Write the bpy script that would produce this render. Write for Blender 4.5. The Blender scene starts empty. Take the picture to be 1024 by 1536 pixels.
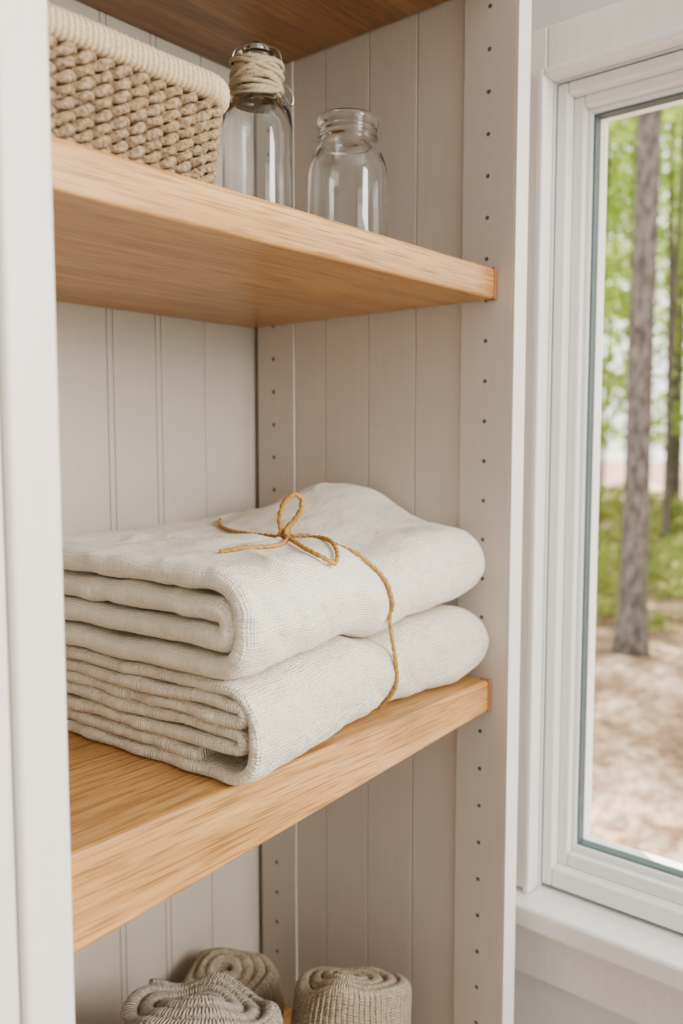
import bpy, bmesh, math, random
from mathutils import Vector, noise, Matrix
H=1.30
random.seed(7)
scene=bpy.context.scene
col=scene.collection
# ------------------------------------------------------------------ helpers
def link(o,parent=None):
    col.objects.link(o)
    if parent: o.parent=parent
    return o
def empty(name):
    e=bpy.data.objects.new(name,None); e.empty_display_size=.05
    return link(e)
def mesh_obj(name,verts,faces,mat=None,parent=None,smooth=True,uvs=None):
    me=bpy.data.meshes.new(name); me.from_pydata(verts,[],faces); me.update()
    if smooth:
        me.polygons.foreach_set('use_smooth',[True]*len(me.polygons))
    if uvs:
        uv=me.uv_layers.new(name='UVMap')
        for l in me.loops: uv.data[l.index].uv=uvs[l.vertex_index]
    if mat: me.materials.append(mat)
    o=bpy.data.objects.new(name,me)
    return link(o,parent)
def boxes(name,lst,mat,bevel=.0015,parent=None,seg=2):
    V=[];F=[]
    for (x0,x1,y0,y1,z0,z1) in lst:
        b=len(V)
        for z in (z0,z1):
            for (x,y) in ((x0,y0),(x1,y0),(x1,y1),(x0,y1)): V.append((x,y,z+H))
        F+= [tuple(b+i for i in f) for f in ((3,2,1,0),(4,5,6,7),(0,1,5,4),(1,2,6,5),(2,3,7,6),(3,0,4,7))]
    o=mesh_obj(name,V,F,mat,parent,smooth=False)
    if bevel>0:
        m=o.modifiers.new('b','BEVEL'); m.width=bevel; m.segments=seg; m.limit_method='ANGLE'
    return o
def sweep(pts,rad,sides=8,closed=False,rfn=None):
    n=len(pts); V=[];F=[]
    T=[]
    for i in range(n):
        a=pts[(i-1)%n] if (closed or i>0) else pts[0]
        b=pts[(i+1)%n] if (closed or i<n-1) else pts[-1]
        t=(b-a); t=t.normalized() if t.length>1e-9 else Vector((0,0,1)); T.append(t)
    up=Vector((0,0,1)) if abs(T[0].z)<.9 else Vector((1,0,0))
    nrm=(up-T[0]*up.dot(T[0])).normalized()
    for i in range(n):
        nrm=(nrm-T[i]*nrm.dot(T[i])).normalized()
        bn=T[i].cross(nrm)
        r=rad(i) if callable(rad) else rad
        for k in range(sides):
            th=2*math.pi*k/sides
            rr=r*(rfn(i,th) if rfn else 1)
            V.append(pts[i]+nrm*math.cos(th)*rr+bn*math.sin(th)*rr)
    m=n if closed else n-1
    for i in range(m):
        for k in range(sides):
            a=i*sides+k;b=i*sides+(k+1)%sides
            c=((i+1)%n)*sides+(k+1)%sides;d=((i+1)%n)*sides+k
            F.append((a,b,c,d))
    if not closed:
        F.append(tuple(range(sides-1,-1,-1))); F.append(tuple((n-1)*sides+k for k in range(sides)))
    return V,F
class Acc:
    def __init__(s): s.V=[];s.F=[]
    def add(s,VF):
        b=len(s.V); s.V+=[tuple(v) for v in VF[0]]; s.F+=[tuple(i+b for i in f) for f in VF[1]]
    def obj(s,name,mat,parent=None,smooth=True): return mesh_obj(name,s.V,s.F,mat,parent,smooth)
def catmull(P,per=10,closed=False):
    out=[];n=len(P)
    rng=n if closed else n-1
    for i in range(rng):
        p0=P[(i-1)%n] if (closed or i>0) else P[0]
        p1=P[i];p2=P[(i+1)%n]
        p3=P[(i+2)%n] if (closed or i+2<n) else P[-1]
        for k in range(per):
            t=k/per
            out.append(.5*((2*p1)+(p2-p0)*t+(2*p0-5*p1+4*p2-p3)*t*t+(3*p1-p0-3*p2+p3)*t*t*t))
    if not closed: out.append(P[-1])
    return out
def resample(P,step):
    out=[P[0]];acc=0
    for a,b in zip(P[:-1],P[1:]):
        L=(b-a).length
        if L<1e-9: continue
        d=step-acc
        while d<=L:
            out.append(a+(b-a)*(d/L)); d+=step
        acc=(L-(d-step))
    return out
def lathe(name,prof,cx,cy,cz,mat,parent,seg=64,zs=1.):
    V=[];F=[]
    for (r,z) in prof:
        for k in range(seg):
            a=2*math.pi*k/seg
            V.append((cx+max(r,1e-5)*math.cos(a),cy+max(r,1e-5)*math.sin(a),cz+z*zs+H))
    for i in range(len(prof)-1):
        for k in range(seg):
            F.append((i*seg+k,i*seg+(k+1)%seg,(i+1)*seg+(k+1)%seg,(i+1)*seg+k))
    o=mesh_obj(name,V,F,mat,parent)
    bm=bmesh.new(); bm.from_mesh(o.data); bmesh.ops.remove_doubles(bm,verts=bm.verts,dist=2e-5)
    bmesh.ops.recalc_face_normals(bm,faces=bm.faces); bm.to_mesh(o.data); bm.free()
    return o
def sstep(a,b,x):
    t=min(1,max(0,(x-a)/(b-a))); return t*t*(3-2*t)
# ------------------------------------------------------------------ materials
def newmat(name):
    m=bpy.data.materials.new(name); m.use_nodes=True
    nt=m.node_tree; nt.nodes.clear()
    out=nt.nodes.new('ShaderNodeOutputMaterial')
    return m,nt,out
def N(nt,t,**kw):
    n=nt.nodes.new(t)
    for k,v in kw.items():
        if k in n.inputs: n.inputs[k].default_value=v
        else: setattr(n,k,v)
    return n
def L(nt,a,b): nt.links.new(a,b)
def ramp(nt,stops):
    r=nt.nodes.new('ShaderNodeValToRGB'); e=r.color_ramp.elements
    while len(e)<len(stops): e.new(.5)
    for i,(p,c) in enumerate(stops): e[i].position=p; e[i].color=(*c,1)
    return r
def mapping(nt,scale,src='Object'):
    tc=nt.nodes.new('ShaderNodeTexCoord'); mp=nt.nodes.new('ShaderNodeMapping')
    mp.inputs['Scale'].default_value=scale
    L(nt,tc.outputs[src],mp.inputs['Vector']); return mp.outputs[0]
def paint(name,c,rough=.45,grain=.25,gs=(40,40,4)):
    m,nt,out=newmat(name)
    p=N(nt,'ShaderNodeBsdfPrincipled',Roughness=rough); L(nt,p.outputs[0],out.inputs[0])
    v=mapping(nt,gs)
    n=N(nt,'ShaderNodeTexNoise',Scale=6.0,Detail=5.0); L(nt,v,n.inputs['Vector'])
    r=ramp(nt,[(.3,tuple(k*.95 for k in c)),(.7,c)]); L(nt,n.outputs[0],r.inputs[0]); L(nt,r.outputs[0],p.inputs['Base Color'])
    b=N(nt,'ShaderNodeBump',Strength=grain,Distance=.001); L(nt,n.outputs[0],b.inputs['Height']); L(nt,b.outputs[0],p.inputs['Normal'])
    return m
def wood(name,c1,c2,c3,rough=.33):
    m,nt,out=newmat(name)
    p=N(nt,'ShaderNodeBsdfPrincipled',Roughness=rough); L(nt,p.outputs[0],out.inputs[0])
    v=mapping(nt,(1.6,22,22))
    n=N(nt,'ShaderNodeTexNoise',Scale=2.2,Detail=7.0,Roughness=.65,Distortion=.8); L(nt,v,n.inputs['Vector'])
    r=ramp(nt,[(.3,c1),(.5,c2),(.68,c3)]); L(nt,n.outputs[0],r.inputs[0])
    v2=mapping(nt,(14,420,420))
    n2=N(nt,'ShaderNodeTexNoise',Scale=1.5,Detail=3.0); L(nt,v2,n2.inputs['Vector'])
    r2=ramp(nt,[(.36,(.46,.38,.30)),(.52,(1,1,1))]); L(nt,n2.outputs[0],r2.inputs[0])
    mx=N(nt,'ShaderNodeMixRGB',blend_type='MULTIPLY'); mx.inputs[0].default_value=.85
    L(nt,r.outputs[0],mx.inputs[1]); L(nt,r2.outputs[0],mx.inputs[2])
    tc=nt.nodes.new('ShaderNodeTexCoord'); sp=nt.nodes.new('ShaderNodeSeparateXYZ'); L(nt,tc.outputs['Object'],sp.inputs[0])
    mu=N(nt,'ShaderNodeMath',operation='MULTIPLY'); mu.inputs[1].default_value=17.3; L(nt,sp.outputs[1],mu.inputs[0])
    fl=N(nt,'ShaderNodeMath',operation='FLOOR'); L(nt,mu.outputs[0],fl.inputs[0])
    wn=N(nt,'ShaderNodeTexWhiteNoise',noise_dimensions='1D'); L(nt,fl.outputs[0],wn.inputs['W'])
    r3=ramp(nt,[(0,(.70,.66,.62)),(1,(1,1,1))]); L(nt,wn.outputs[0],r3.inputs[0])
    mx2=N(nt,'ShaderNodeMixRGB',blend_type='MULTIPLY'); mx2.inputs[0].default_value=.9
    L(nt,mx.outputs[0],mx2.inputs[1]); L(nt,r3.outputs[0],mx2.inputs[2]); L(nt,mx2.outputs[0],p.inputs['Base Color'])
    b=N(nt,'ShaderNodeBump',Strength=.25,Distance=.0006); L(nt,n2.outputs[0],b.inputs['Height']); L(nt,b.outputs[0],p.inputs['Normal'])
    return m
def cloth(name,c1,c2,period=.0014,strength=.7,dist=.0008,slub=.5,wv=.25,lo=.38,hi=.62,st=(110,520),bigw=3.5):
    m,nt,out=newmat(name)
    p=N(nt,'ShaderNodeBsdfPrincipled',Roughness=.92); p.inputs['Sheen Weight'].default_value=.08
    L(nt,p.outputs[0],out.inputs[0])
    tc=nt.nodes.new('ShaderNodeTexCoord')
    s=.314/period
    w1=N(nt,'ShaderNodeTexWave',bands_direction='X',Scale=s,Distortion=2.0); w1.inputs['Detail Scale'].default_value=1.5
    w2=N(nt,'ShaderNodeTexWave',bands_direction='Y',Scale=s,Distortion=2.0); w2.inputs['Detail Scale'].default_value=1.5
    L(nt,tc.outputs['UV'],w1.inputs['Vector']); L(nt,tc.outputs['UV'],w2.inputs['Vector'])
    mul=N(nt,'ShaderNodeMath',operation='MULTIPLY'); L(nt,w1.outputs['Fac'],mul.inputs[0]); L(nt,w2.outputs['Fac'],mul.inputs[1])
    def streak(sc):
        mp=nt.nodes.new('ShaderNodeMapping'); mp.inputs['Scale'].default_value=sc
        L(nt,tc.outputs['UV'],mp.inputs['Vector'])
        n=N(nt,'ShaderNodeTexNoise',Scale=1.0,Detail=4.0,Roughness=.6); L(nt,mp.outputs[0],n.inputs['Vector']); return n
    a=streak((st[0],st[1],1)); b2=streak((st[1],st[0],1)); big=streak((60,38,1))
    ad=N(nt,'ShaderNodeMath',operation='ADD'); L(nt,a.outputs[0],ad.inputs[0]); L(nt,b2.outputs[0],ad.inputs[1])
    hh=N(nt,'ShaderNodeMath',operation='MULTIPLY_ADD'); hh.inputs[1].default_value=slub*3
    L(nt,ad.outputs[0],hh.inputs[0]); L(nt,mul.outputs[0],hh.inputs[2])
    hb=N(nt,'ShaderNodeMath',operation='MULTIPLY_ADD'); hb.inputs[1].default_value=bigw
    L(nt,big.outputs[0],hb.inputs[0]); L(nt,hh.outputs[0],hb.inputs[2])
    bp=N(nt,'ShaderNodeBump',Strength=strength,Distance=dist); L(nt,hb.outputs[0],bp.inputs['Height']); L(nt,bp.outputs[0],p.inputs['Normal'])
    r=ramp(nt,[(lo,c1),(hi,c2)])
    mm=N(nt,'ShaderNodeMath',operation='MULTIPLY'); mm.inputs[1].default_value=.5
    m3=N(nt,'ShaderNodeMath',operation='MULTIPLY_ADD'); m3.inputs[1].default_value=wv
    L(nt,ad.outputs[0],mm.inputs[0]); L(nt,mul.outputs[0],m3.inputs[0]); L(nt,mm.outputs[0],m3.inputs[2])
    L(nt,m3.outputs[0],r.inputs[0]); L(nt,r.outputs[0],p.inputs['Base Color'])
    return m
def simple(name,c,rough=.6,metal=0,bumpscale=0,bs=.5,c2=None):
    m,nt,out=newmat(name)
    p=N(nt,'ShaderNodeBsdfPrincipled',Roughness=rough,Metallic=metal); L(nt,p.outputs[0],out.inputs[0])
    n=N(nt,'ShaderNodeTexNoise',Scale=bumpscale or 50.0,Detail=4.0); v=mapping(nt,(1,1,1)); L(nt,v,n.inputs['Vector'])
    c2=c2 or tuple(k*.85 for k in c)
    r=ramp(nt,[(.35,c2),(.65,c)]); L(nt,n.outputs[0],r.inputs[0]); L(nt,r.outputs[0],p.inputs['Base Color'])
    if bumpscale:
        b=N(nt,'ShaderNodeBump',Strength=bs,Distance=.001); L(nt,n.outputs[0],b.inputs['Height']); L(nt,b.outputs[0],p.inputs['Normal'])
    return m
def glassmat(name,tint=(.94,.97,.965)):
    m,nt,out=newmat(name)
    p=N(nt,'ShaderNodeBsdfPrincipled',Roughness=.01,IOR=1.48); p.inputs['Transmission Weight'].default_value=1
    v=mapping(nt,(1,1,1)); n=N(nt,'ShaderNodeTexNoise',Scale=20.0); L(nt,v,n.inputs['Vector'])
    r=ramp(nt,[(0,tint),(1,(.985,.99,.99))]); L(nt,n.outputs[0],r.inputs[0]); L(nt,r.outputs[0],p.inputs['Base Color'])
    b=N(nt,'ShaderNodeBump',Strength=.08,Distance=.002); L(nt,n.outputs[0],b.inputs['Height']); L(nt,b.outputs[0],p.inputs['Normal'])
    L(nt,p.outputs[0],out.inputs[0]); return m
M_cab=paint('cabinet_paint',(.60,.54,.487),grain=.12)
M_cab_shaded=paint('cabinet_paint_shaded',(.50,.45,.385),grain=.12)  # cabinet paint darkened to put shade into the back wall's colour
M_stile=paint('stile_paint',(.82,.79,.76),grain=.15)
M_trim=paint('trim_paint',(.93,.93,.93),rough=.3,grain=.05)
M_wall=paint('wall_paint',(.76,.77,.785),rough=.7,grain=.1,gs=(10,10,10))
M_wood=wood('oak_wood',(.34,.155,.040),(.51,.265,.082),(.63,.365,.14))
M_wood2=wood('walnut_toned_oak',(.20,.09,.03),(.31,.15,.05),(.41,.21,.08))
M_end=simple('end_grain',(.25,.10,.03),bumpscale=300.)
M_hole=simple('pin_hole_dark',(.09,.08,.07))
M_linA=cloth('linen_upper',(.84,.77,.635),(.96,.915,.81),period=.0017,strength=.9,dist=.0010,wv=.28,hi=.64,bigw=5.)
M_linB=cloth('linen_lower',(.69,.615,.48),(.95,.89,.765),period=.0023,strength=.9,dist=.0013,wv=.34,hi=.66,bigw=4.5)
M_tw=simple('twine_ochre',(.54,.30,.075),rough=.85,bumpscale=900.,bs=.8,c2=(.31,.16,.035))
M_jute=simple('jute_twine',(.56,.46,.32),rough=.9,bumpscale=800.,c2=(.34,.26,.16))
M_bask=simple('seagrass_rope',(.38,.275,.16),rough=.8,bumpscale=400.,bs=.8,c2=(.14,.09,.045))
M_rim=simple('cotton_cord_rim',(.68,.55,.37),rough=.9,bumpscale=700.,c2=(.48,.37,.23))
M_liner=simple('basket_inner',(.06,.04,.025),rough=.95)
M_roll=cloth('towel_taupe',(.20,.16,.12),(.48,.405,.315),period=.003,strength=1,dist=.002,wv=.3)
M_roll2=cloth('towel_brown',(.21,.155,.10),(.50,.40,.285),period=.0026,strength=1,dist=.0018,wv=.3)
M_glass=glassmat('clear_glass')
M_steel=simple('steel_wire',(.45,.45,.44),rough=.3,metal=1)
M_gask=simple('window_gasket',(.10,.15,.18),rough=.5)
M_floor=wood('floor_oak',(.30,.20,.12),(.4,.28,.17),(.5,.36,.24))
# ------------------------------------------------------------------ room shell
boxes('floor',[(-2.6,.90,-3,.86,-1.36,-1.30)],M_floor,0)
boxes('ceiling',[(-2.6,1.1,-3,.86,1.10,1.16)],M_wall,0)
boxes('wall_back',[(-2.6,.90,.74,.86,-1.30,1.10)],M_wall,0)
WZ0,WZ1,WY0,WY1=-.462,.341,-.42,.392
W2=(-2.5,-.75,-.60,.95)  # extra opening added out of view to let light in
boxes('wall_right',[(.78,.90,-3,W2[0],-1.30,1.10),(.78,.90,W2[1],WY0,-1.30,1.10),(.78,.90,WY1,.74,-1.30,1.10),
      (.78,.90,WY0,WY1,-1.30,WZ0),(.78,.90,WY0,WY1,WZ1,1.10),
      (.78,.90,W2[0],W2[1],-1.30,W2[2]),(.78,.90,W2[0],W2[1],W2[3],1.10)],M_wall,0)
boxes('wall_left',[(-2.7,-2.6,-3,.86,-1.30,1.10)],M_wall,0)  # unseen wall, put in to cut fill light from the left
boxes('wall_front',[(-2.6,-.75,-3.1,-3,-1.30,1.10),(-.75,.90,-3.1,-3,.70,1.10)],M_wall,0)  # unseen wall, added with a partial opening to limit light from behind left
win=empty('window_1')
def frame(name,x0,x1,yi0,yi1,zi0,zi1,w,mat,bev=.002,bot=None,par=None):
    bt=bot if bot is not None else w
    return boxes(name,[(x0,x1,yi0,yi0+w,zi0,zi1),(x0,x1,yi1-w,yi1,zi0,zi1),
        (x0,x1,yi0+w,yi1-w,zi1-w,zi1),(x0,x1,yi0+w,yi1-w,zi0,zi0+bt)],mat,bev,par or win,seg=3)
boxes('casing',[(.764,.7795,WY1,WY1+.05,WZ0+.002,WZ1+.047),(.764,.7795,WY0-.05,WY0,WZ0+.002,WZ1+.047),
                (.764,.7795,WY0,WY1,WZ1,WZ1+.047)],M_trim,.002,win)
boxes('casing_bead',[(.758,.766,WY1,WY1+.007,WZ0+.002,WZ1+.007),(.758,.766,WY0-.007,WY0,WZ0+.002,WZ1+.007),
                (.758,.766,WY0,WY1,WZ1,WZ1+.007)],M_trim,.002,win)
frame('outer_frame',.784,.88,WY0+.001,WY1-.001,WZ0+.004,WZ1-.001,.011,M_trim,bot=.020)
frame('sash',.797,.84,WY0+.012,WY1-.012,WZ0+.024,WZ1-.012,.011,M_trim,bot=.014)
frame('sash_inner',.806,.84,WY0+.023,WY1-.023,WZ0+.038,WZ1-.023,.004,M_trim,bev=.001,bot=.006)
frame('gasket',.8105,.822,WY0+.027,WY1-.027,WZ0+.044,WZ1-.027,.0022,M_gask,bev=0)
mg,nt,out=newmat('window_glass')
tr=N(nt,'ShaderNodeBsdfTransparent'); gl=N(nt,'ShaderNodeBsdfGlossy',Roughness=.01); mx=N(nt,'ShaderNodeMixShader')
fr=N(nt,'ShaderNodeFresnel',IOR=1.12); L(nt,fr.outputs[0],mx.inputs[0]); L(nt,tr.outputs[0],mx.inputs[1]); L(nt,gl.outputs[0],mx.inputs[2]); L(nt,mx.outputs[0],out.inputs[0])
boxes('pane',[(.816,.820,WY0+.0285,WY1-.0285,WZ0+.046,WZ1-.0285)],mg,0,win)
boxes('sill_stool',[(.738,.784,WY0-.08,WY1+.06,WZ0-.024,WZ0)],M_trim,.004,win,seg=3)
boxes('apron',[(.766,.7795,WY0-.06,WY1+.05,WZ0-.09,WZ0-.024)],M_trim,.003,win)
win_added=empty('added_window')  # made-up window frame around the added side lamp, never in view
frame('frame',.79,.88,W2[0]+.002,W2[1]-.002,W2[2]+.002,W2[3]-.002,.05,M_trim,par=win_added)
# ------------------------------------------------------------------ cabinet
cab=empty('storage_cabinet')
XR=.691
ZB,ZT=-1.297,1.097
planks=[]
ys=[.438,.491,.5495,.608,.6528]
for a,b in zip(ys[:-1],ys[1:]): planks.append((.6932,.705,a+.0003,b-.0003,ZB,ZT))
boxes('side_panel_boards',planks,M_cab,.0009,cab)
boxes('side_panel_back',[(.7052,.712,.385,.735,ZB,ZT)],M_cab,0,cab)
boxes('front_strip',[(XR,.705,.3835,.438,ZB,ZT)],M_cab,.001,cab)
boxes('back_strip',[(XR,.705,.653,.709,ZB,ZT)],M_cab,.0005,cab)
boxes('stile_right',[(XR,.7125,.3815,.3835,ZB,ZT),(.7055,.7125,.3835,.39,ZB,ZT)],M_stile,.0006,cab)
boxes('filler',[(.7125,.763,.45,.47,ZB,ZT)],M_cab,.001,cab)
bp=[]
xs=[.20,.2605,.319,.3775,.436,.4945,.5015,.553,.560,.6185,.7045]
for a,b in zip(xs[:-1],xs[1:]): bp.append((a+.0003,b-.0003,.716,.724,ZB,ZT))
boxes('back_panel_boards',bp,M_cab_shaded,.0009,cab)
boxes('back_panel',[(.18,.7045,.7242,.735,ZB,ZT)],M_cab_shaded,0,cab)
boxes('side_panel_left',[(.205,.222,.40,.715,ZB,ZT)],M_cab,.001,cab)
boxes('stile_left',[(.2075,.2355,.3815,.3995,ZB,ZT)],M_stile,.003,cab,seg=3)
boxes('stile_left_outer',[(.12,.2068,.386,.3995,ZB,ZT)],M_stile,.002,cab)
boxes('cabinet_body_left',[(.10,.2045,.40,.735,ZB,ZT)],M_cab,.002,cab)
A=Acc()
def disc(y,z,r,x=XR-.0002):
    V=[Vector((x,y,z+H))]+[Vector((x,y+r*math.cos(k*math.pi/6),z+H+r*math.sin(k*math.pi/6))) for k in range(12)]
    A.add((V,[(0,1+(k+1)%12,1+k) for k in range(12)]))
k=-22
while .0909+k*.0367<1.0:
    z=.0909+k*.0367
    disc(.411,z,.0020); disc(.684,z,.0024); k+=1
A.obj('pin_holes',M_hole,cab,False)
# ------------------------------------------------------------------ shelves
def shelf(name,zt,th,thl=None,mat=M_wood,endcap=True,yf=.40):
    thl=thl or th
    e=empty(name)
    x0,x1,y0,y1=.2235,.6905,yf,.7155
    V=[(x0,y0,zt-thl),(x1,y0,zt-th),(x1,y1,zt-th),(x0,y1,zt-thl),(x0,y0,zt),(x1,y0,zt),(x1,y1,zt),(x0,y1,zt)]
    V=[(a,b,c+H) for a,b,c in V]
    o=mesh_obj('board',V,[(3,2,1,0),(4,5,6,7),(0,1,5,4),(1,2,6,5),(2,3,7,6),(3,0,4,7)],mat,e,False)
    m=o.modifiers.new('b','BEVEL'); m.width=.0032; m.segments=4
    if endcap:
        boxes('end_cap',[(x1-.0055,x1,y0-.0012,y0+.010,zt-th-.0006,zt+.0006)],M_end,.001,e)
    return e
ZU,ZL,ZS=.1545,-.2243,-.665
shelf('wooden_shelf',ZU,.0275)
shelf('wooden_shelf',ZL,.029,.060)
shelf('wooden_shelf',ZS,.03,endcap=False)
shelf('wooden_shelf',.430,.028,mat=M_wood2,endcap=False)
# ------------------------------------------------------------------ folded cloth
def ribbon(name,path,r,e0,e1,ne,mapf,mat,parent,rmod=None,e0fn=None):
    n=len(path)
    nr=[]
    arc=[0]
    for i in range(n):
        a=path[max(0,i-1)];b=path[min(n-1,i+1)]
        t=(b-a).normalized(); nr.append(Vector((-t.y,t.x)))
        if i: arc.append(arc[-1]+(path[i]-path[i-1]).length)
    cols=[]
    for k in range(4):
        th=math.pi/2*k/4; cols.append(('a',r*(1-math.cos(th)),math.sin(th)))
    for k in range(ne+1): cols.append(('m',k/ne,1))
    for k in range(3,-1,-1):
        th=math.pi/2*k/4; cols.append(('b',r*(1-math.cos(th)),math.sin(th)))
    V=[];F=[];UV=[]
    nc=len(cols)
    for side in (1,-1):
        for i in range(n):
            ea=e0+(e0fn(i,arc[i]) if e0fn else 0)
            for j,(ty,d,h) in enumerate(cols):
                if ty=='a': e=ea+d
                elif ty=='b': e=e1-d
                else: e=ea+r+(e1-r-ea-r)*d
                rr=r*h*(rmod(i,arc[i],e) if rmod else 1)
                p=path[i]+nr[i]*rr*side
                V.append(mapf(p.x,p.y,e,arc[i])); UV.append((arc[i],e))
    S=n*nc
    for s in (0,1):
        for i in range(n-1):
            for j in range(nc-1):
                q=(s*S+i*nc+j,s*S+i*nc+j+1,s*S+(i+1)*nc+j+1,s*S+(i+1)*nc+j)
                F.append(q if s==0 else q[::-1])
    for i in (0,n-1):
        for j in range(nc-1):
            F.append((i*nc+j,i*nc+j+1,S+i*nc+j+1,S+i*nc+j))
    o=mesh_obj(name,V,F,mat,parent,True,UV)
    bm=bmesh.new(); bm.from_mesh(o.data); bmesh.ops.remove_doubles(bm,verts=bm.verts,dist=1e-5)
    bmesh.ops.recalc_face_normals(bm,faces=bm.faces); bm.to_mesh(o.data); bm.free()
    return o
def arcpts(cx,cy,rad,a0,a1,n=10,pw=1.):
    out=[]
    for k in range(n+1):
        a=math.radians(a0+(a1-a0)*k/n); c,s=math.cos(a),math.sin(a)
        out.append(Vector((cx+rad*math.copysign(abs(c)**pw,c),cy+rad*math.copysign(abs(s)**pw,s))))
    return out
def foldpath(Ht,r,D,inner,step=.003,pw=1.):
    Ro=Ht/2-r
    P=[Vector((D-.01,r)),Vector((Ht/2,r))]
    P+=arcpts(Ht/2,Ht/2,Ro,270,90,24,pw)
    z=Ht-r
    P.append(Vector((D-.03,z)))
    atback=True
    for (zc,fo) in inner:
        rr=(z-zc)/2
        if atback: P+=arcpts(D-.03,zc+rr,rr,90,-90,6); P.append(Vector((fo+.02,zc)))
        else: P+=arcpts(fo,zc+rr,rr,90,270,8); P.append(Vector((D-.05,zc)))
        z=zc
        atback=not atback
    return resample(P,step)
HB,HT=.0685,.0735
def Yf(x): 
    return .3765+.031*sstep(.37,.56,x)-.010*sstep(.58,.69,x)
def G(x,y):
    return .0024*noise.noise(Vector((x*9,y*9,1.7)))+.0020*noise.noise(Vector((x*28,y*28,4.7)))
def pil(x):
    xe,Lr=.648,.0425
    if x<xe: return 1.
    return math.sqrt(max(0,1-((x-xe)/Lr)**2))
def creas(x,y,z,k):
    v=Vector((x*26+z*8,y*14,z*26+k))
    w=1-abs(noise.noise(Vector((x*22+z*14+k,y*16-z*10,k*2.1))))*3.2
    return .0016*noise.noise(v)+.0010*noise.noise(v*2.3)+.0012*max(0,w)**2
def pinch(x,yl): return math.exp(-((x-.548)/.03)**2)*(1-sstep(.03,.10,yl))
def mapB(yl,zl,x,a=0):
    w=.36+.64*pil(x); 
    z=HB*.46+(zl-HB*.46)*w
    y=Yf(x)+yl+(1-w)*.006*(1-sstep(0,.05,yl))
    z*=1-.14*pinch(x,yl)
    z+=(G(x,y)+ .006*sstep(.6,.68,x))*(max(0,z)/HB)
    y+=creas(x,y,z,3)*1.8+.003*pinch(x,yl)
    if .006<zl<HB-.006: z+=.0022*noise.noise(Vector((a*22,x*14,5)))
    z=max(z,.0003)
    xx=x-.07*min(yl,.22)*(1-sstep(.36,.5,x))
    return (xx,y,ZL+z+H)
def mapT(yl,zl,x,a=0):
    w=.36+.64*pil(x)
    hump=sstep(.53,.645,x)*sstep(.045,.15,yl)*(1-.85*sstep(.165,.25,yl))
    sc=1+.44*hump-.10*pinch(x,yl)
    z=HT*.42+(zl-HT*.42)*(w+(1-w)*.5*sstep(.03,.12,yl))
    y=Yf(x)+yl+.002+(1-w)*.012*(1-sstep(0,.05,yl))
    base=HB*(1-.14*pinch(x,yl))+G(x,y)+.006*sstep(.6,.68,x)+.0012
    z=base+z*sc
    c=creas(x,y,z,9)
    y+=c*1.8+.003*pinch(x,yl)
    if zl>HT*.5: z+=c*1.6
    if zl>HT*.8:
        dx,dy=x-.50,y-.485
        d=math.hypot(dx,dy); an=math.atan2(dy,dx)
        z+=.0026*math.sin(an*7+1)*math.exp(-(d/.06)**2)*sstep(0,.02,d)-.003*math.exp(-(d/.02)**2)
    if .012<zl<HT-.012: z+=.0018*noise.noise(Vector((a*16,x*12,8)))
    xx=x-.07*min(yl,.22)*(1-sstep(.36,.5,x))
    return (xx,y,ZL+z+H)
rB=.0048
inB=[(.0540,.030),(.0445,.020),(.0350,.030),(.0250,.022),(.0150,.034)]
pB=foldpath(HB,rB,.290,inB,.0024,pw=.78)
towB=empty('folded_linen_cloth')
def eB(i,a): return .0045*noise.noise(Vector((a*9,0,2)))+.0025*noise.noise(Vector((a*40,3,2)))
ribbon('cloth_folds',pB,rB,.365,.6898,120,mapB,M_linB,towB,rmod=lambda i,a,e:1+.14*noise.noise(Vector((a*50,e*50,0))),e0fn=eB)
rT=.0083
inT=[(.0462,.024),(.0278,.030)]
pT=foldpath(HT,rT,.284,inT,.0024,pw=.90)
towT=empty('folded_linen_cloth')
def eT(i,a): return .004*noise.noise(Vector((a*8,5,2)))+.0018*noise.noise(Vector((a*40,7,2)))
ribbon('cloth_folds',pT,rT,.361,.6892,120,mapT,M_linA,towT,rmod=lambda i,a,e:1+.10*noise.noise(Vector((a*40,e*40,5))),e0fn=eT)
# ------------------------------------------------------------------ twine with bow
tw=empty('twine_bow')
rt=.00175
def sup(v,p): return math.copysign(abs(v)**p,v)
def arcB(ang,x): 
    R=HB/2; c,s=math.cos(math.radians(ang)),math.sin(math.radians(ang)); p=mapB(R+(R+rt)*sup(c,.78), HB/2+(R+rt)*sup(s,.78),x); return Vector(p)
def arcT(ang,x): 
    R=HT/2; c,s=math.cos(math.radians(ang)),math.sin(math.radians(ang)); p=mapT(R+(R+rt)*sup(c,.90), HT/2+(R+rt)*sup(s,.90),x); return Vector(p)
def S(x,y,lift=0):
    yl=y-Yf(x)-.002; R=HT/2
    zl=HT if yl>R else HT/2+R*(max(0,1-(max(0,(R-yl))/R)**(2/.90)))**(.45)
    p=mapT(yl,zl,x); return Vector((x,y,p[2]+rt*1.0+lift))
def twist(P,r):
    P=resample(P,.0009)
    return sweep(P,r,10,rfn=lambda i,th:.66+.44*abs(math.cos(th-i*.0009*2*math.pi/.013)))
A=Acc()
main=[arcB(a,x)for a,x in ((240,.552),(225,.553),(205,.553),(185,.553),(165,.553))]
main+=[arcT(a,x)for a,x in ((205,.552),(185,.551),(165,.548),(145,.543),(125,.536),(108,.527))]
main+=[S(.515,.470),S(.503,.486,.001),S(.500,.515),S(.508,.555),S(.535,.60),S(.57,.64)]
A.add(twist(catmull(main,12),rt))
B=S(.503,.485,.003)
def cv(l): return catmull([Vector(p) for p in l],10)
R_=Vector((.645,-.764,0))
def off(u,v,w=0):
    return B+R_*u+Vector((0,0,v))+Vector((-.764,-.645,0))*w
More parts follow.
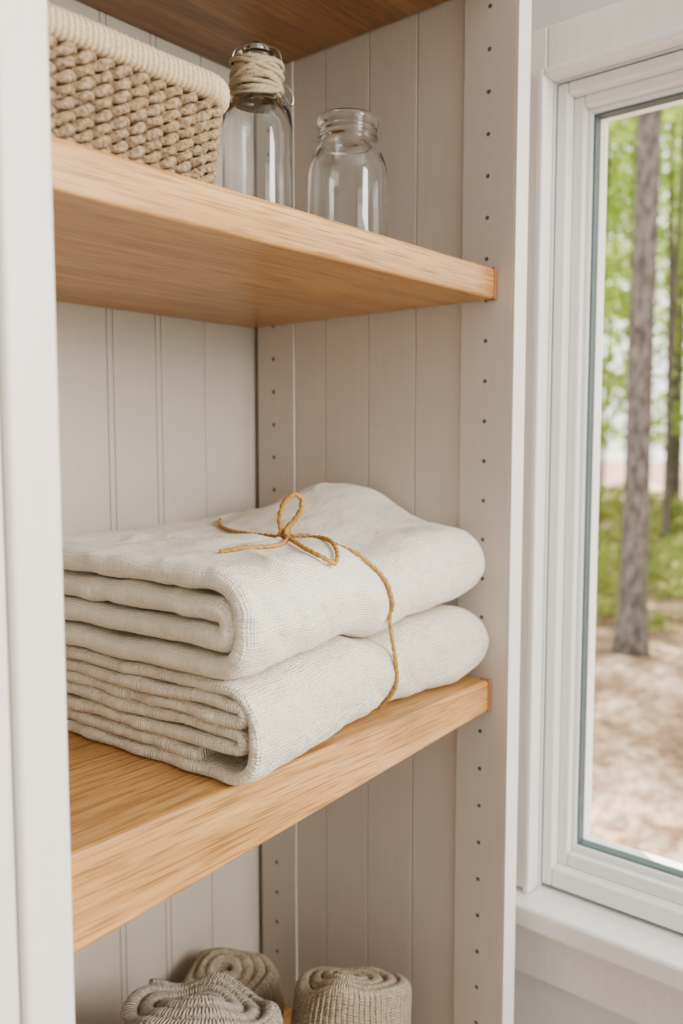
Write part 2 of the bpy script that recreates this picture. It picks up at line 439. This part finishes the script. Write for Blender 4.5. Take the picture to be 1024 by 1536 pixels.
A.add(twist(cv([off(0,0),off(-.0045,.008),off(-.004,.018,.002),off(0,.028,.003),off(.007,.0335,.003),off(.0130,.030,.001),off(.0125,.021),off(.007,.012,-.001),off(.001,.005),off(0,0)]),rt*1.35))
A.add(twist(cv([B,S(.505,.468,.001),S(.502,.448,.0006),S(.494,.428,.0010),S(.481,.4105,.0014),S(.468,.402,.0016),S(.458,.404,.0014),S(.459,.422,.0008),S(.472,.446,.001),S(.489,.469,.002),B]),rt))
A.add(twist(cv([B,S(.492,.472,.002),S(.475,.457,0),S(.456,.447,0),S(.438,.449,0),S(.424,.454,0),S(.410,.462,0)]),rt))
kn=[B+Vector((.0042*math.cos(a)*.9,.003*math.sin(a*.5),.0042*math.sin(a)+.001)) for a in [k*.5 for k in range(26)]]
A.add(twist(catmull(kn,4),rt*.95))
A.obj('twine',M_tw,tw)
# ------------------------------------------------------------------ woven basket
bk=empty('woven_basket')
bx0,bx1,by0,by1=.233,.407,.430,.645
BZ=.004
def per(inset,step):
    rc=.022; x0,x1,y0,y1=bx0+inset,bx1-inset,by0+inset,by1-inset
    P=[]
    for (cx,cy,a0) in ((x1-rc,y0+rc,-90),(x1-rc,y1-rc,0),(x0+rc,y1-rc,90),(x0+rc,y0+rc,180)):
        P+=arcpts(cx,cy,rc,a0,a0+90,12)
    P.append(P[0].copy()); 
    tot=sum((b-a).length for a,b in zip(P[:-1],P[1:])); n=round(tot/step)
    return resample(P,tot/n*.99999)[:n],tot
A=Acc(); rows=9
for r_ in range(rows):
    zc=ZU+.0040+r_*.0071
    ins=.0075+.005*(1-r_/(rows-1))
    P,tot=per(ins,.0011); n=len(P); turns=27
    nn=[]
    for i in range(n):
        t=(P[(i+1)%n]-P[i-1]).normalized(); nn.append(Vector((t.y,-t.x)))
    for s in (0,1):
        pts=[]
        for i in range(n):
            a=math.pi*(i/n*turns*2+s)
            jig=.0005*noise.noise(Vector((P[i].x*60,P[i].y*60,r_*3.)))
            o=nn[i]*(.0050*math.cos(a)+jig)
            pts.append(Vector((P[i].x+o.x,P[i].y+o.y,zc+.0024*math.sin(a)+jig+H)))
        A.add(sweep(pts,.0031,12,True,rfn=lambda i,th:.70+.36*abs(math.cos(th-i*.36))))
A.obj('woven_body',M_bask,bk)
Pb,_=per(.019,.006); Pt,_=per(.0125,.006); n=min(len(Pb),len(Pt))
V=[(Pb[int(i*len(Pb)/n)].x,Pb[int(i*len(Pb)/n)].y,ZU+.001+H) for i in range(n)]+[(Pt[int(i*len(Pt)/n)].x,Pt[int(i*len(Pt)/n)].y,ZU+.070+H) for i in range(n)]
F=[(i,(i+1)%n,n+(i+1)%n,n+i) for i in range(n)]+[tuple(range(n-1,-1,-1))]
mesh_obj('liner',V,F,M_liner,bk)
P,tot=per(.0048,.0005); n=len(P); V=[];F=[];K=14
for i in range(n):
    t=(P[(i+1)%n]-P[i-1]).normalized(); nn_=Vector((t.y,-t.x))
    rd=1+.34*(abs(math.sin(math.pi*i*.0005/.0038))-.6)
    for k_ in range(K):
        th=2*math.pi*k_/K
        a=math.cos(th);b=math.sin(th)
        a=math.copysign(abs(a)**.8,a)*.0068*rd; b=math.copysign(abs(b)**.8,b)*.0084*(1+(rd-1)*.5)
        sk=noise.noise(Vector((P[i].x*25,P[i].y*25,0)))*.0007
        V.append((P[i].x+nn_.x*a,P[i].y+nn_.y*a,ZU+.0690+BZ+b+sk+H))
for i in range(n):
    for k_ in range(K):
        F.append((i*K+k_,((i+1)%n)*K+k_,((i+1)%n)*K+(k_+1)%K,i*K+(k_+1)%K))
mesh_obj('corded_rim',V,F,M_rim,bk)
# ------------------------------------------------------------------ glass bottle
bt=empty('glass_bottle'); cx,cy=.5395,.552
op=[(0,.0),(.026,0),(.0295,.001),(.031,.004),(.031,.118),(.0302,.126),(.027,.134),(.021,.141),(.0155,.146),(.014,.150),(.0138,.170),(.0165,.171),(.0168,.176),(.0125,.177)]
ip=[(.0105,.172),(.0105,.148),(.015,.141),(.024,.131),(.0275,.123),(.0285,.115),(.0285,.008),(.026,.005),(0,.0045)]
lathe('bottle_glass',op+ip,cx,cy,ZU,M_glass,bt)
lathe('stopper',[(0,.1775),(.010,.1775),(.0115,.180),(.0105,.183),(.006,.185),(.0048,.188),(0,.189)],cx,cy,ZU,M_glass,bt,32)
hp=[]
for i in range(620):
    t=i/619; a=t*2*math.pi*9.5
    rr=.0190+.0028*math.sin(t*math.pi)-.0015*t+.0008*math.sin(a*3.3)
    hp.append(Vector((cx+rr*math.cos(a),cy+rr*math.sin(a),ZU+.1390+t*.034+.0012*math.sin(a*1.7)+H)))
A=Acc(); A.add(sweep(hp,.0021,8,rfn=lambda i,th:.8+.25*abs(math.cos(th-i*.7))))
for q in range(4):
    hp=[]
    for i in range(120):
        a=2*math.pi*i/120; u=Vector((1,0,(.35,-.3,.15,-.1)[q])).normalized(); v=Vector((0,1,(.2,.1,-.35,.3)[q]))
        hp.append(Vector((cx,cy,ZU+.147+q*.006+H))+u*.0222*math.cos(a)+v*.0222*math.sin(a))
    A.add(sweep(hp,.0021,8,True))
A.obj('twine_wrap',M_jute,bt)
A=Acc()
A.add(sweep(catmull([Vector((cx+R_.x*a,cy+R_.y*a,ZU+z+H)) for a,z in ((.0165,.150),(.023,.153),(.028,.150),(.031,.143),(.0305,.136),(.0275,.137),(.024,.1425),(.018,.147))],8),.0013,8))
A.add(sweep(catmull([Vector((cx+R_.x*a,cy+R_.y*a,ZU+z+H)) for a,z in ((.021,.160),(.0215,.170),(.019,.181),(.011,.1845),(0,.187),(-.011,.1845),(-.019,.181),(-.0215,.170),(-.021,.160))],8),.0009,8))
A.obj('wire_bail',M_steel,bt)
# ------------------------------------------------------------------ glass jar
jr=empty('glass_jar'); cx,cy=.600,.500
op=[(0,0),(.030,0),(.034,.0012),(.0356,.005),(.0356,.078),(.0352,.086),(.0340,.093),(.0320,.099),(.0290,.1045),(.0265,.108),(.0248,.111),(.0246,.1145),(.0268,.1152),(.0268,.1178),(.0249,.1188),(.0249,.1212),(.0262,.122),(.0262,.124),(.0250,.1248),(.0250,.1262),(.0272,.1272),(.0280,.1300),(.0276,.1330),(.0262,.1345),(.0245,.134)]
ip=[(.0232,.132),(.0226,.1245),(.0226,.111),(.0245,.106),(.0275,.101),(.0305,.0955),(.0325,.089),(.0332,.080),(.0332,.009),(.030,.0055),(0,.005)]
lathe('jar_glass',op+ip,cx,cy,ZU,M_glass,jr,72,zs=.955)
# ------------------------------------------------------------------ rolled towels
def roll(cx,cy,R,h,mat,th,seed,a0=0.,ell=1.0,rot=0.,tilt=(0,0)):
    e=empty('rolled_towel')
    pts=[];n=int(R/th*44)
    for i in range(n):
        t=i/(n-1); rad=.45*th+(R-th*.5-.45*th)*t; a=a0+2*math.pi*(R/th)*.90*t
        w=1+.05*math.sin(a*2+seed)*t+.07*noise.noise(Vector((math.cos(a)*.9,math.sin(a)*.9,seed+t)))
        el=1-(1-ell)*(1-.3*t)
        x,y=rad*math.cos(a)*w,rad*math.sin(a)*w*el
        pts.append(Vector((x*math.cos(rot)-y*math.sin(rot),x*math.sin(rot)+y*math.cos(rot))))
    P=resample(pts,.0011)
    def mp(a,b,z,i):
        rr=math.hypot(a,b)/R
        f=z/h
        zz=z+f*(.014*noise.noise(Vector((a*20,b*20,seed)))-.009*rr*rr+.004+tilt[0]*a+tilt[1]*b)
        bul=1-.09*(2*f-1)**2
        wx=.004*noise.noise(Vector((a*15,b*15,z*25+seed)))
        return (cx+a*bul+wx,cy+b*bul-wx,ZS+max(zz,.0004)+H)
    ribbon('rolled_cloth',P,th*.47,0,h,30,mp,mat,e,rmod=lambda i,a,e_:1+.11*math.sin(2*math.pi*a/.0050+3*noise.noise(Vector((a*12,e_*12,seed))))+.18*noise.noise(Vector((a*25,e_*40,seed))))
roll(.587,.488,.060,.163,M_roll2,.0145,1.,a0=2.2,ell=.80,rot=-.87,tilt=(-.2,-.15))
roll(.455,.548,.079,.182,M_roll,.0165,2.,a0=.5,ell=.82,rot=-.9,tilt=(-.2,-.15))
roll(.574,.642,.062,.110,M_roll2,.0150,3.,a0=4,ell=.9,rot=-.8)
# ------------------------------------------------------------------ outdoors
GZ=-1.75
mg,nt,out=newmat('forest_floor')
p=N(nt,'ShaderNodeBsdfPrincipled',Roughness=.95); L(nt,p.outputs[0],out.inputs[0])
v=mapping(nt,(1,1,1))
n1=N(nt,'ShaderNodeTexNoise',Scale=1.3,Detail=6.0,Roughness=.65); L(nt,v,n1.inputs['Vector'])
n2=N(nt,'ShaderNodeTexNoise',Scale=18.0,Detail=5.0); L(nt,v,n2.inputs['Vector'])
r1=ramp(nt,[(.40,(.13,.072,.038)),(.50,(.30,.17,.095)),(.61,(.76,.54,.36))]); L(nt,n1.outputs[0],r1.inputs[0])  # pale noise patches paint dappled sunlight into the ground colour
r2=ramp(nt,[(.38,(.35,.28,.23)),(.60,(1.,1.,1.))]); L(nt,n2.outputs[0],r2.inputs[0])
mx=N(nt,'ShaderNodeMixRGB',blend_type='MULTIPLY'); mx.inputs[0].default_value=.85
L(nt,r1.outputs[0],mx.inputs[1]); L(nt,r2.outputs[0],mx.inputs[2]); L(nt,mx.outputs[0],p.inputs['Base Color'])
V=[];F=[];nx,ny=60,60
for i in range(nx+1):
    for j in range(ny+1):
        x=1.2+(i/nx)**1.6*70; y=-45+90*j/ny
        V.append((x,y,GZ+H+.12*noise.noise(Vector((x*.4,y*.4,0)))))
for i in range(nx):
    for j in range(ny):
        a=i*(ny+1)+j; F.append((a,a+ny+1,a+ny+2,a+1))
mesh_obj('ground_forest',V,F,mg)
mb,nt,out=newmat('pine_bark')
p=N(nt,'ShaderNodeBsdfPrincipled',Roughness=.95); L(nt,p.outputs[0],out.inputs[0])
v=mapping(nt,(12,12,3.5)); n1=N(nt,'ShaderNodeTexNoise',Scale=2.5,Detail=6.0,Roughness=.7); L(nt,v,n1.inputs['Vector'])
r1=ramp(nt,[(.42,(.045,.032,.026)),(.60,(.22,.175,.15))]); L(nt,n1.outputs[0],r1.inputs[0]); L(nt,r1.outputs[0],p.inputs['Base Color'])
b=N(nt,'ShaderNodeBump',Strength=1.,Distance=.05); L(nt,n1.outputs[0],b.inputs['Height']); L(nt,b.outputs[0],p.inputs['Normal'])
def leafmat(name,c1,c2):
    m,nt,out=newmat(name)
    d=N(nt,'ShaderNodeBsdfDiffuse'); t=N(nt,'ShaderNodeBsdfTranslucent'); mx=N(nt,'ShaderNodeMixShader'); mx.inputs[0].default_value=.6
    v=mapping(nt,(1,1,1)); n=N(nt,'ShaderNodeTexNoise',Scale=3.0,Detail=3.0); L(nt,v,n.inputs['Vector'])
    r=ramp(nt,[(.35,c1),(.65,c2)]); L(nt,n.outputs[0],r.inputs[0])
    L(nt,r.outputs[0],d.inputs[0]); L(nt,r.outputs[0],t.inputs[0]); L(nt,d.outputs[0],mx.inputs[1]); L(nt,t.outputs[0],mx.inputs[2]); L(nt,mx.outputs[0],out.inputs[0])
    return m
M_leaf=leafmat('spring_leaves',(.19,.31,.035),(.56,.66,.15))
M_leaf2=leafmat('shrub_leaves',(.18,.24,.045),(.52,.54,.17))
def trunk_mesh(name,r,h,seed,lean=.02):
    pts=[Vector((lean*z+.05*math.sin(z*.7+seed)*(.2+z*.1),.04*math.sin(z*.5+seed*2)*(z*.15),z)) for z in [h*k/40 for k in range(41)]]
    V,F=sweep(pts,lambda i:r*(1-.5*i/40+.5*math.exp(-i*.9)),14,rfn=lambda i,th:1+.07*math.sin(th*5+i*.3)+.05*math.sin(th*3+seed))
    me=bpy.data.meshes.new(name); me.from_pydata([tuple(v) for v in V],[],F); me.polygons.foreach_set('use_smooth',[True]*len(me.polygons)); me.materials.append(mb); return me
def leaf_mesh(name,n,rx,rz,size,seed,mat=None):
    rnd=random.Random(seed); V=[];F=[]
    cl=[(rnd.gauss(0,rx*.5),rnd.gauss(0,rx*.5),rnd.uniform(-rz,rz)) for _ in range(max(8,n//60))]
    for _ in range(n):
        c=rnd.choice(cl); s=rx*.13
        c=Vector((c[0]+rnd.gauss(0,s),c[1]+rnd.gauss(0,s),c[2]+rnd.gauss(0,s*.6)))
        u=Vector((rnd.gauss(0,1),rnd.gauss(0,1),rnd.gauss(0,1))).normalized()
        w=u.cross(Vector((rnd.gauss(0,1),rnd.gauss(0,1),rnd.gauss(0,1)))).normalized()
        s=size*rnd.uniform(.6,1.3); b=len(V)
        V+= [tuple(c-u*s),tuple(c+w*s*.45),tuple(c+u*s),tuple(c-w*s*.45)]
        F.append((b,b+1,b+2,b+3))
    me=bpy.data.meshes.new(name); me.from_pydata(V,[],F); me.materials.append(mat or M_leaf); return me
TM=[trunk_mesh('trunk_a',.108,10,1,.012),trunk_mesh('trunk_b',.085,10,2,-.015),trunk_mesh('trunk_c',.06,9,3,.02)]
LM=[leaf_mesh('leaves_a',2200,1.7,2.6,.075,1),leaf_mesh('leaves_b',1800,1.5,2.2,.07,2)]
LS=leaf_mesh('leaves_shrub',1100,.6,.28,.04,5,M_leaf2)
forest=empty('forest_trees')
def tree(x,y,tm,leaf=None,s=1.,rz=0.,thick=1.):
    e=bpy.data.objects.new('tree',None); link(e,forest); e.location=(x,y,GZ+H-.05); e.rotation_euler=(0,0,rz); e.scale=(s,s,s)
    t=bpy.data.objects.new('trunk',tm); link(t,e); t.scale=(thick,thick,1)
    for (lm,z,ox,oy) in (leaf or []):
        o=bpy.data.objects.new('foliage',lm); link(o,e); o.location=(ox,oy,z); o.rotation_euler=(0,0,z*3)
tree(6.72,2.60,TM[0],[(LM[0],7.6,0,0)],rz=0.2)
placed=[(6.72,2.60)]
for (x,y,th_) in ((11.5,4.05,.75),(13.5,4.72,.9),(12.5,5.45,.8),(16,6.35,1.1),(17,5.85,1.0),(20,7.8,1.4),(21,7.2,1.2),(14.5,5.6,.5)):
    tree(x,y,TM[2],[(LM[1],7.5,0,0)],thick=th_,rz=x); placed.append((x,y))
rnd=random.Random(11); cnt=0
while cnt<76:
    d=rnd.uniform(9.5,30); an=rnd.uniform(-.35,.95)
    x,y=d*math.cos(an),d*math.sin(an)
    if any((x-a)**2+(y-b)**2<1.3 for a,b in placed): continue
    placed.append((x,y)); cnt+=1
    lf=[(rnd.choice(LM),rnd.uniform(3.2,4.4),rnd.uniform(-.4,.4),rnd.uniform(-.4,.4)),(rnd.choice(LM),rnd.uniform(7,8),0,0)]
    tree(x,y,TM[1+cnt%2],lf,s=rnd.uniform(.85,1.3),rz=rnd.uniform(0,6),thick=rnd.uniform(.8,1.5))
cnt=0
while cnt<70:
    d=rnd.uniform(8.6,22); an=rnd.uniform(-.1,.7)
    x,y=d*math.cos(an),d*math.sin(an)
    if any((x-a)**2+(y-b)**2<.5 for a,b in placed): continue
    placed.append((x,y)); cnt+=1
    o=bpy.data.objects.new('shrub',LS); link(o,forest); o.location=(x,y,GZ+H+.3); s=rnd.uniform(.7,1.5); o.scale=(s,s,s); o.rotation_euler=(0,0,rnd.uniform(0,6))
# ------------------------------------------------------------------ light
w=bpy.data.worlds.new('sky'); scene.world=w; w.use_nodes=True
nt=w.node_tree; nt.nodes.clear()
o_=nt.nodes.new('ShaderNodeOutputWorld'); bg=N(nt,'ShaderNodeBackground',Strength=5.0)
tc=nt.nodes.new('ShaderNodeTexCoord'); sp=nt.nodes.new('ShaderNodeSeparateXYZ'); L(nt,tc.outputs['Generated'],sp.inputs[0])
r=ramp(nt,[(0,(.80,.80,.70)),(.3,(1,1,.95)),(1,(.93,.96,1.))]); L(nt,sp.outputs[2],r.inputs[0])
L(nt,r.outputs[0],bg.inputs[0]); L(nt,bg.outputs[0],o_.inputs[0])
sd=bpy.data.lights.new('sun','SUN'); sd.energy=26; sd.angle=.01; sd.color=(1,.93,.80)
so=bpy.data.objects.new('sun',sd); link(so); so.rotation_euler=Vector((-.45,-.62,-.95)).to_track_quat('-Z','Y').to_euler()
ad=bpy.data.lights.new('added_side_fill','AREA'); ad.shape='RECTANGLE'; ad.size=.75; ad.size_y=.75; ad.energy=72; ad.color=(1,.95,.87)  # area lamp added out of view to brighten the cabinet from the right
ao=bpy.data.objects.new('added_side_fill',ad); link(ao); ao.location=(.74,-1.25,H+.5); ao.rotation_euler=Vector((-.42,1.0,-.30)).to_track_quat('-Z','Z').to_euler()
# ------------------------------------------------------------------ camera
cd=bpy.data.cameras.new('camera'); co=bpy.data.objects.new('camera',cd); link(co)
yaw=math.radians(40.2); pt=math.radians(4.8)
fw=Vector((math.cos(yaw)*math.cos(pt),math.sin(yaw)*math.cos(pt),-math.sin(pt)))
co.location=(0,0,H); co.rotation_euler=fw.to_track_quat('-Z','Y').to_euler()
cd.sensor_fit='VERTICAL'; cd.sensor_height=36; cd.lens=36*1280/1536; cd.clip_start=.02; cd.clip_end=300
cd.dof.use_dof=True; cd.dof.focus_distance=.62; cd.dof.aperture_fstop=5.0
scene.camera=co
